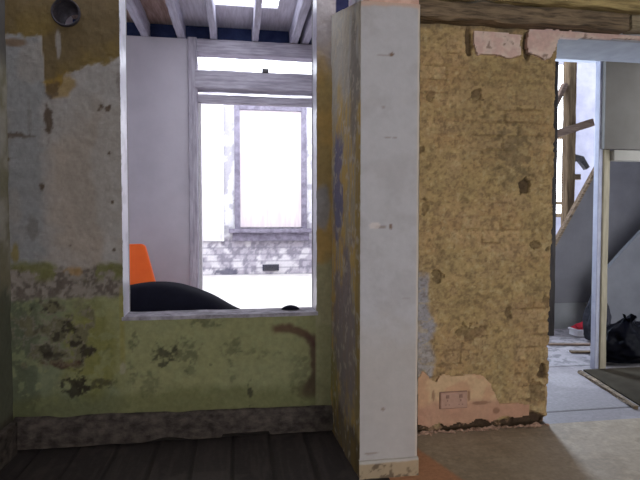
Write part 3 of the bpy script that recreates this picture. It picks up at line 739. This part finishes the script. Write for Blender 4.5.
def hump(name, prof, y0, y1, matl, seed, zbase=0.0):
    """rounded, sagging body whose ridge follows prof [(x, z)]"""
    s = MB(); nx, na = 90, 28; vs = []
    xs_ = np.linspace(prof[0][0], prof[-1][0], nx)
    zt = np.interp(xs_, [q[0] for q in prof], [q[1] for q in prof])
    ker = np.ones(9) / 9; zt = np.convolve(np.pad(zt, 4, 'edge'), ker, 'valid')
    L = prof[-1][0] - prof[0][0]
    for i in range(nx):
        t = (xs_[i] - prof[0][0]) / L
        wd = math.sin(math.pi * min(1, max(0, .06 + t * .88))) ** .45
        for k in range(na):
            a = math.pi * k / (na - 1)
            ca, sa = math.cos(a), math.sin(a)
            yy = (y0 + y1) / 2 - math.copysign(abs(ca) ** .6, ca) * (y1 - y0) / 2 * wd
            z = zbase + (zt[i] - zbase) * abs(sa) ** .55
            q = Vector((xs_[i], yy, z)); z += .008 * mn.noise(q * 5 + Vector((seed, 0, 0))) * sa
            vs.append((xs_[i], yy, max(zbase + .001, z)))
    fs = grid_faces(na, nx)
    s.add(vs, fs)
    s.add([vs[k] for k in range(na)], [tuple(range(na))]); s.add(vs[-na:], [tuple(range(na))])
    # underside
    s.add([vs[i * na] for i in range(nx)] + [vs[i * na + na - 1] for i in range(nx)], [(i, i + 1, nx + i + 1, nx + i) for i in range(nx - 1)])
    return s.build(name, matl, smooth=True)
sp = [(-1.05, .45), (-.98, .66), (-.85, .748), (-.70, .790), (-.60, .812), (-.50, .818), (-.42, .812), (-.30, .785), (-.20, .745), (-.10, .690), (0.0, .632), (.06, .606), (.12, .590), (.2, .575), (.3, .45), (.36, .30)]
tag(hump('black_sack', sp, 3.12, 3.62, M['sack'], 1), 'large smooth black sack slumped behind the opening on the left', 'sack')
s = MB(); vs = []; nx, na = 20, 10
for i in range(nx):
    t = i / (nx - 1); X_ = .245 + .105 * t; h = .022 * math.sin(math.pi * t) ** .6 + .001
    for k in range(na):
        a = math.pi * k / (na - 1); vs.append((X_, 2.985 - .03 * math.cos(a) * (.4 + .6 * math.sin(math.pi * t)), OZ0 + .006 + h * math.sin(a)))
s.add(vs, grid_faces(na, nx)); s.add([vs[i * na] for i in range(nx)] + [vs[i * na + na - 1] for i in range(nx)], [(i, i + 1, nx + i + 1, nx + i) for i in range(nx - 1)])
tag(s.build('plastic_scrap', M['sack'], smooth=True), 'small curled black plastic scrap lying on the opening\'s sill, right side', 'scrap')

# ================================================================== hall beyond the doorway
def hall_floor(GX, GY):
    g = fbm(GX, GY, 5, 5, 601); d = fbm(GX, GY, 18, 4, 611)
    c = mix(np.ones(GX.shape + (3,)) * C(150, 143, 144), C(136, 129, 130), sm(g - .5, .2))
    q = GY / .93 - .18; j = np.abs(q - np.round(q)) * .93
    jn = sm(.008 - j + .003 * (g - .5), .006)
    # brown bare boards along the right, beyond the sheets
    c = mix(c, C(92, 76, 60), sm(BX1 - .012 - GX, .01) * sm(BYB - GY, .05))
    c = mix(c, C(60, 54, 50), jn * .8)
    # scuffs and torn covering further back
    c = mix(c, C(96, 92, 94), sm(d - .58, .06) * sm(GY - 3.9, .5) * .8)
    return c, -.004 * jn + .001 * (g - .5)
struct(floor_part('floor', 1.2, 4.6, 2.785, 5.3, 0, hall_floor, M['boards'], .016))
# pale floor sheet in front of the doorway, cracked
def sheet_col(GX, GY):
    g = fbm(GX, GY, 5, 5, 621); d = fbm(GX, GY, 20, 4, 631)
    return mix(np.ones(GX.shape + (3,)) * C(160, 154, 154), C(144, 136, 132), sm(g - .5, .2))
# bare boards on the right of the hall with a dark edge
s = MB(); s.prism([(2.53, 2.80), (3.6, 2.80), (4.0, 3.72), (2.72, 3.74)], 2, .0, .014)
hb = s.build('floor_sheet', mat_mix('brown_hardboard', C(52, 47, 40), C(66, 60, 50), 5, spec=.03, rough=.95), bevel=.003); tag(hb, 'brown hardboard sheet on the hall floor in front of the bin bag', 'board')
s = MB(); s.beam((2.66, 3.70, .012), (2.50, 2.92, .012), .03, .022, .008, seg=30, seed=44)
tag(s.build('batten', M['darkwood_x']), 'thin dark batten along the hardboard edge on the hall floor', 'batten')
# lath-like loose boards by the post
for k, (p0, p1, l_) in enumerate([((2.95, 4.58, .012), (3.36, 4.50, .012), 'grey loose lath lying on the hall floor, further back'), ((2.98, 4.28, .012), (3.22, 4.22, .014), 'short dark lath beside the foot of the white post')]):
    s = MB(); s.beam(p0, p1, .05, .016, .003, seg=12, seed=50 + k)
    tag(s.build('loose_lath', M['tanwood_x'] if k == 0 else M['darkwood_x']), l_, 'lath')

# hall ceiling just past the lintel, over-panel, rail and white post
s = MB(); s.box((1.2, BYB, 2.475), (4.6, 3.86, 2.56)); struct(s.build('ceiling', mat_mix('pale_blue_grey_plaster', C(186, 186, 192), C(200, 200, 206), 5)))
s = MB(); s.box((2.838, 3.70, 1.765), (4.6, 3.735, 2.475)); struct(s.build('wall_overpanel', M['cream']))
s = MB(); s.box((2.93, 3.705, 1.675), (4.6, 3.77, 1.760)); struct(s.build('trim_6', mat_mix('cream_rail_paint', C(136, 131, 121), C(146, 141, 131), 5), bevel=.006))
s = MB(); s.beam((2.896, 3.80, 0), (2.896, 3.80, 1.90), .055, .12, .004, up=(0, 1, 0), seed=61)
wp = tag(s.build('timber_post', M['creamwood_z']), 'cream-painted upright stud standing in the hall beyond the doorway', 'post')
s = MB(); s.box((2.832, 3.752, .0), (2.867, 3.81, 2.47)); struct(s.build('trim_7', mat_mix('white_door_lining', C(150, 150, 164), C(168, 168, 180), 8), bevel=.004))
s = MB(); s.box((1.2, 3.86, 3.02), (4.6, 5.40, 3.08)); struct(s.build('ceiling', M['greyboard']))
s = MB(); s.box((1.2, 3.81, 2.56), (4.6, 3.86, 3.08)); struct(s.build('trim_9', M['greyboard']))
# spandrel under the stair
YS = 5.25
s = MB(); s.prism([(3.15, .40), (3.42, .865), (3.885, 1.66), (4.28, 2.34), (4.6, 2.34), (4.6, .29), (3.15, .29)], 1, YS, YS + .04)
struct(s.build('wall_spandrel', M['greyboard']))
s = MB(); s.box((3.1, YS + .02, 0), (4.6, YS + .06, .292)); struct(s.build('baseboard_spandrel', mat_mix('pale_grey_board', C(128, 128, 128), C(138, 138, 138), 5)))
s = MB(); s.prism([(3.40, .885), (3.42, .865), (4.28, 2.34), (4.26, 2.36)], 1, YS - .012, YS + .05); struct(s.build('trim_8', M['darkwood_x']))
s = MB(); s.prism([(3.70, .0), (4.6, .0), (4.6, 1.42), (4.02, .86), (3.74, .56)], 1, 4.95, 5.0); struct(s.build('wall_cupboard', mat_mix('mid_grey_board', C(100, 100, 103), C(108, 108, 111), 5)))
s = MB(); s.box((4.55, 2.8, 0), (4.65, 5.3, 3.08)); struct(s.build('wall_hall_right', M['lavender']))
s = MB(); s.box((1.15, BYB, 0), (1.25, 5.3, 2.56)); struct(s.build('wall_hall_left', M['lavender']))
# hall back wall with its window (out of sight behind the brick)
s = MB()
HA, HB, HZ0, HZ1 = 2.27, 2.72, 1.15, 2.90
for a, b in [((1.2, YS, 0), (HA, YS + .12, 3.08)), ((HB, YS, 0), (3.15, YS + .12, 3.08)), ((HA, YS, 0), (HB, YS + .12, HZ0)), ((HA, YS, HZ1), (HB, YS + .12, 3.08))]: s.box(a, b)
struct(s.build('wall_hall_back', M['lavender']))
wf = struct(empty('window_4', ((HA + HB) / 2, YS + .06, HZ0)))
s = MB()
for a, b in [((HA, YS + .03, HZ0), (HA + .04, YS + .08, HZ1)), ((HB - .04, YS + .03, HZ0), (HB, YS + .08, HZ1)), ((HA, YS + .03, HZ1 - .04), (HB, YS + .08, HZ1)), ((HA, YS + .03, HZ0), (HB, YS + .08, HZ0 + .05)), ((HA, YS + .04, 2.03), (HB, YS + .07, 2.07))]: s.box(a, b)
s.build('frame', M['white'], wf)
# stairwell beyond: timber frame, brace, rail, window in the outer wall
YW = 6.40
s = MB(); wa, wb, wz0, wz1 = 4.02, 4.40, 1.25, 3.3
s.box((3.0, YW, 0), (wa, YW + .1, 3.6)); s.box((wb, YW, 0), (5.6, YW + .1, 3.6)); s.box((wa, YW, 0), (wb, YW + .1, wz0)); s.box((wa, YW, wz1), (wb, YW + .1, 3.6))
struct(s.build('wall_stairwell', mat_mix('lilac_grey_wall', C(128, 128, 144), C(146, 146, 162), 5)))
wf = struct(empty('window_2', ((wa + wb) / 2, YW + .05, wz0)))
s = MB()
for a, b in [((wa, YW + .02, wz0), (wa + .03, YW + .07, wz1)), ((wb - .03, YW + .02, wz0), (wb, YW + .07, wz1)), ((wa, YW + .02, wz0), (wb, YW + .07, wz0 + .05)), ((wa, YW + .03, 1.42), (wb, YW + .06, 1.46)), ((wa, YW + .03, 2.3), (wb, YW + .06, 2.34))]: s.box(a, b)
s.build('frame', M['tanwood_z'], wf)
s = MB(); s.quad((wa, YW + .05, wz0), (wb, YW + .05, wz0), (wb, YW + .05, wz1), (wa, YW + .05, wz1)); s.build('pane', M['glass'], wf)
s = MB(); s.beam((3.80, 5.55, .0), (3.80, 5.55, 3.3), .10, .12, .006, up=(0, 1, 0), seed=71)
tag(s.build('stair_post', M['tanwood_z']), 'tall tan timber post in the stairwell opening beyond the doorway', 'post')
s = MB(); s.beam((3.44, 5.445, 2.14), (4.02, 5.445, 2.33), .05, .085, .005, seed=72)
tag(s.build('stair_rail', M['tanwood_x']), 'tan rail nailed across the stairwell post, rising to the right', 'rail')
s = MB(); s.beam((3.44, 5.52, 2.22), (3.7235, 5.535, 2.77), .05, .085, .006, up=(0, 1, 0), seed=73)
tag(s.build('stair_brace', M['tanwood_x']), 'diagonal brown brace running up to the stairwell post', 'brace')
s = MB(); s.beam((3.222, 4.98, .0), (3.222, 4.98, 3.0), .085, .05, .004, up=(0, 1, 0), seed=74)
tag(s.build('stair_stud', wood('black_brown_stud', C(34, 30, 28), C(58, 52, 48), 2)), 'dark thin stud showing beside the edge of the brick wall', 'stud')
s = MB(); s.prism([(3.846, 1.98), (3.98, 1.95), (4.06, 1.83), (4.02, 1.80), (3.93, 1.90), (3.846, 1.88)], 1, 5.53, 5.59)
tag(s.build('iron_bracket', M['metal']), 'bent dark iron bracket to the right of the stairwell post', 'bracket')
s = MB(); s.box((3.848, 5.53, 1.68), (3.95, 5.59, 1.745)); tag(s.build('timber_block', M['darkwood_x'], bevel=.005), 'small dark block fixed low on the stairwell post', 'block')

# bin bag by the right of the hall
def bag(name, cx, cy, rx, ry, h, seed, matl, neck=True):
    bm = bmesh.new(); bmesh.ops.create_icosphere(bm, subdivisions=5, radius=1)
    for v in bm.verts:
        c_ = v.co.copy(); a = math.atan2(c_.y, c_.x); t = (c_.z + 1) / 2
        r = (math.sqrt(max(0, 1 - c_.z ** 2)))
        full = r * (1.0 if t < .5 else 1)
        prof = np.interp(t, [0, .06, .25, .5, .72, .88, .94, 1], [.55, .85, 1.0, .98, .72, .30, .17, .16])
        rr = prof * (min(1, r * 2.2))
        pl = .10 * math.sin(9 * a + 2 * mn.noise(c_ * 2)) * np.interp(t, [0, .4, .8, 1], [0, .3, 1, .6]) + .22 * mn.noise(c_ * 1.7 + Vector((seed, 0, 0))) + .07 * mn.noise(c_ * 5 + Vector((seed, 3, 0)))
        rr *= 1 + pl
        z = h * (t ** 1.05) + (.05 * h * mn.noise(c_ * 3 + Vector((0, seed, 0))) if .2 < t < .9 else 0)
        v.co = Vector((cx + rx * rr * math.cos(a), cy + ry * rr * math.sin(a), max(.002, z)))
    me = bpy.data.meshes.new(name); bm.to_mesh(me); bm.free(); me.materials.append(matl)
    me.polygons.foreach_set('use_smooth', [True] * len(me.polygons))
    o = bpy.data.objects.new(name, me); COL.objects.link(o); return o
b = bag('bin_bag', 3.26, 3.93, .34, .18, .37, 3, M['black'])
b.location.z = .014
def knot(cx, cy, z, h, r_):
    s = MB(); n_ = 20
    prof = [(r_ * .9, 0), (r_ * .55, h * .25), (r_ * .6, h * .4), (r_ * 1.3, h * .75), (r_ * 1.7, h)]
    vs = []
    for k, (r0, z0) in enumerate(prof):
        for j in range(n_):
            a = 2 * math.pi * j / n_; rr = r0 * (1 + .28 * math.sin(5 * a + k * .6)); vs.append((cx + rr * math.cos(a), cy + rr * math.sin(a), z + z0 + (.25 * h * math.sin(3 * a) if k == 4 else 0)))
    s.add(vs, grid_faces(n_, 5) + [(k * n_ + n_ - 1, k * n_, (k + 1) * n_, (k + 1) * n_ + n_ - 1) for k in range(4)])
    return s
kn = knot(3.255, 3.89, .315, .07, .028).build('knot', M['black'], smooth=True); kn.parent = b
tag(b, 'knotted black bin bag standing on the hall floor right of the cream post', 'bag')
b2 = bag('dark_bag', 3.50, 4.62, .12, .10, .56, 8, M['darkcloth'])
tag(b2, 'tall dark cloth bag half hidden behind the cream post', 'bag')
tr = MB(); tr.box((3.46, 4.86, .055), (3.76, 5.02, .072)); tr.box((3.47, 4.87, .0), (3.75, 5.01, .055)); tag(tr.build('white_tray', M['white'], bevel=.004), 'white tray under the red cloth at the back of the hall', 'tray')
s = MB(); vs = []
for i in range(24):
    for j in range(16):
        X_ = 3.48 + .25 * i / 23; Y_ = 4.87 + .14 * j / 15
        e = math.sin(math.pi * i / 23) ** .5 * math.sin(math.pi * j / 15) ** .5
        vs.append((X_, Y_, .073 + e * (.055 + .05 * (i / 23) + .03 * mn.noise(Vector((X_ * 16, Y_ * 16, 0))))))
s.add(vs, grid_faces(24, 16)); s.box((3.48, 4.87, .0725), (3.73, 5.01, .074))
tag(s.build('red_cloth', M['red'], smooth=True), 'crumpled red cloth on the white tray at the back of the hall', 'cloth')

# ================================================================== light
W = bpy.data.worlds.new('overcast_sky'); S.world = W; W.use_nodes = True
bg = W.node_tree.nodes['Background']; bg.inputs[0].default_value = (.86, .91, 1.0, 1); bg.inputs[1].default_value = 4.6

def area(name, loc, rot, sx, sy, power, colr):
    l = bpy.data.lights.new(name, 'AREA'); l.shape = 'RECTANGLE'; l.size = sx; l.size_y = sy; l.energy = power; l.color = colr
    o = bpy.data.objects.new(name, l); COL.objects.link(o); o.location = loc; o.rotation_euler = rot; return o
# daylight filling the near window, an added left fill window, and the hall window
area('window_fill_daylight', ((WXA + WXB) / 2, -2.53, (WZA + WZB) / 2), (math.pi / 2, 0, 0), WXB - WXA - .1, WZB - WZA - .1, 33, (1, .98, .95))
area('window_fill_daylight', ((VXA + VXB) / 2, -2.53, (WZA + WZB) / 2), (math.pi / 2, 0, 0), VXB - VXA - .1, WZB - WZA - .1, 21, (1, .98, .95))  # fill lamp in the added left window
area('hall_daylight', ((HA + HB) / 2, YS + .02, (HZ0 + HZ1) / 2), (-math.pi / 2, 0, 0), HB - HA - .1, HZ1 - HZ0 - .1, 125, (.64, .79, 1.0))

# ================================================================== camera
cam = bpy.data.cameras.new('camera'); cam.sensor_width = 36; cam.lens = 36 * 520 / 640; cam.clip_start = .02
co = bpy.data.objects.new('camera', cam); COL.objects.link(co); co.location = (0, 0, 1.2)
co.rotation_euler = (math.pi / 2 - math.radians(2.1), 0, -math.radians(8.96))
S.camera = co
S.view_settings.view_transform = 'Standard'; S.view_settings.look = 'None'; S.view_settings.gamma = 1; S.view_settings.exposure = 0.0
S.view_settings.use_curve_mapping = False
S.cycles.use_denoising = True
S.cycles.max_bounces = 10; S.cycles.diffuse_bounces = 6
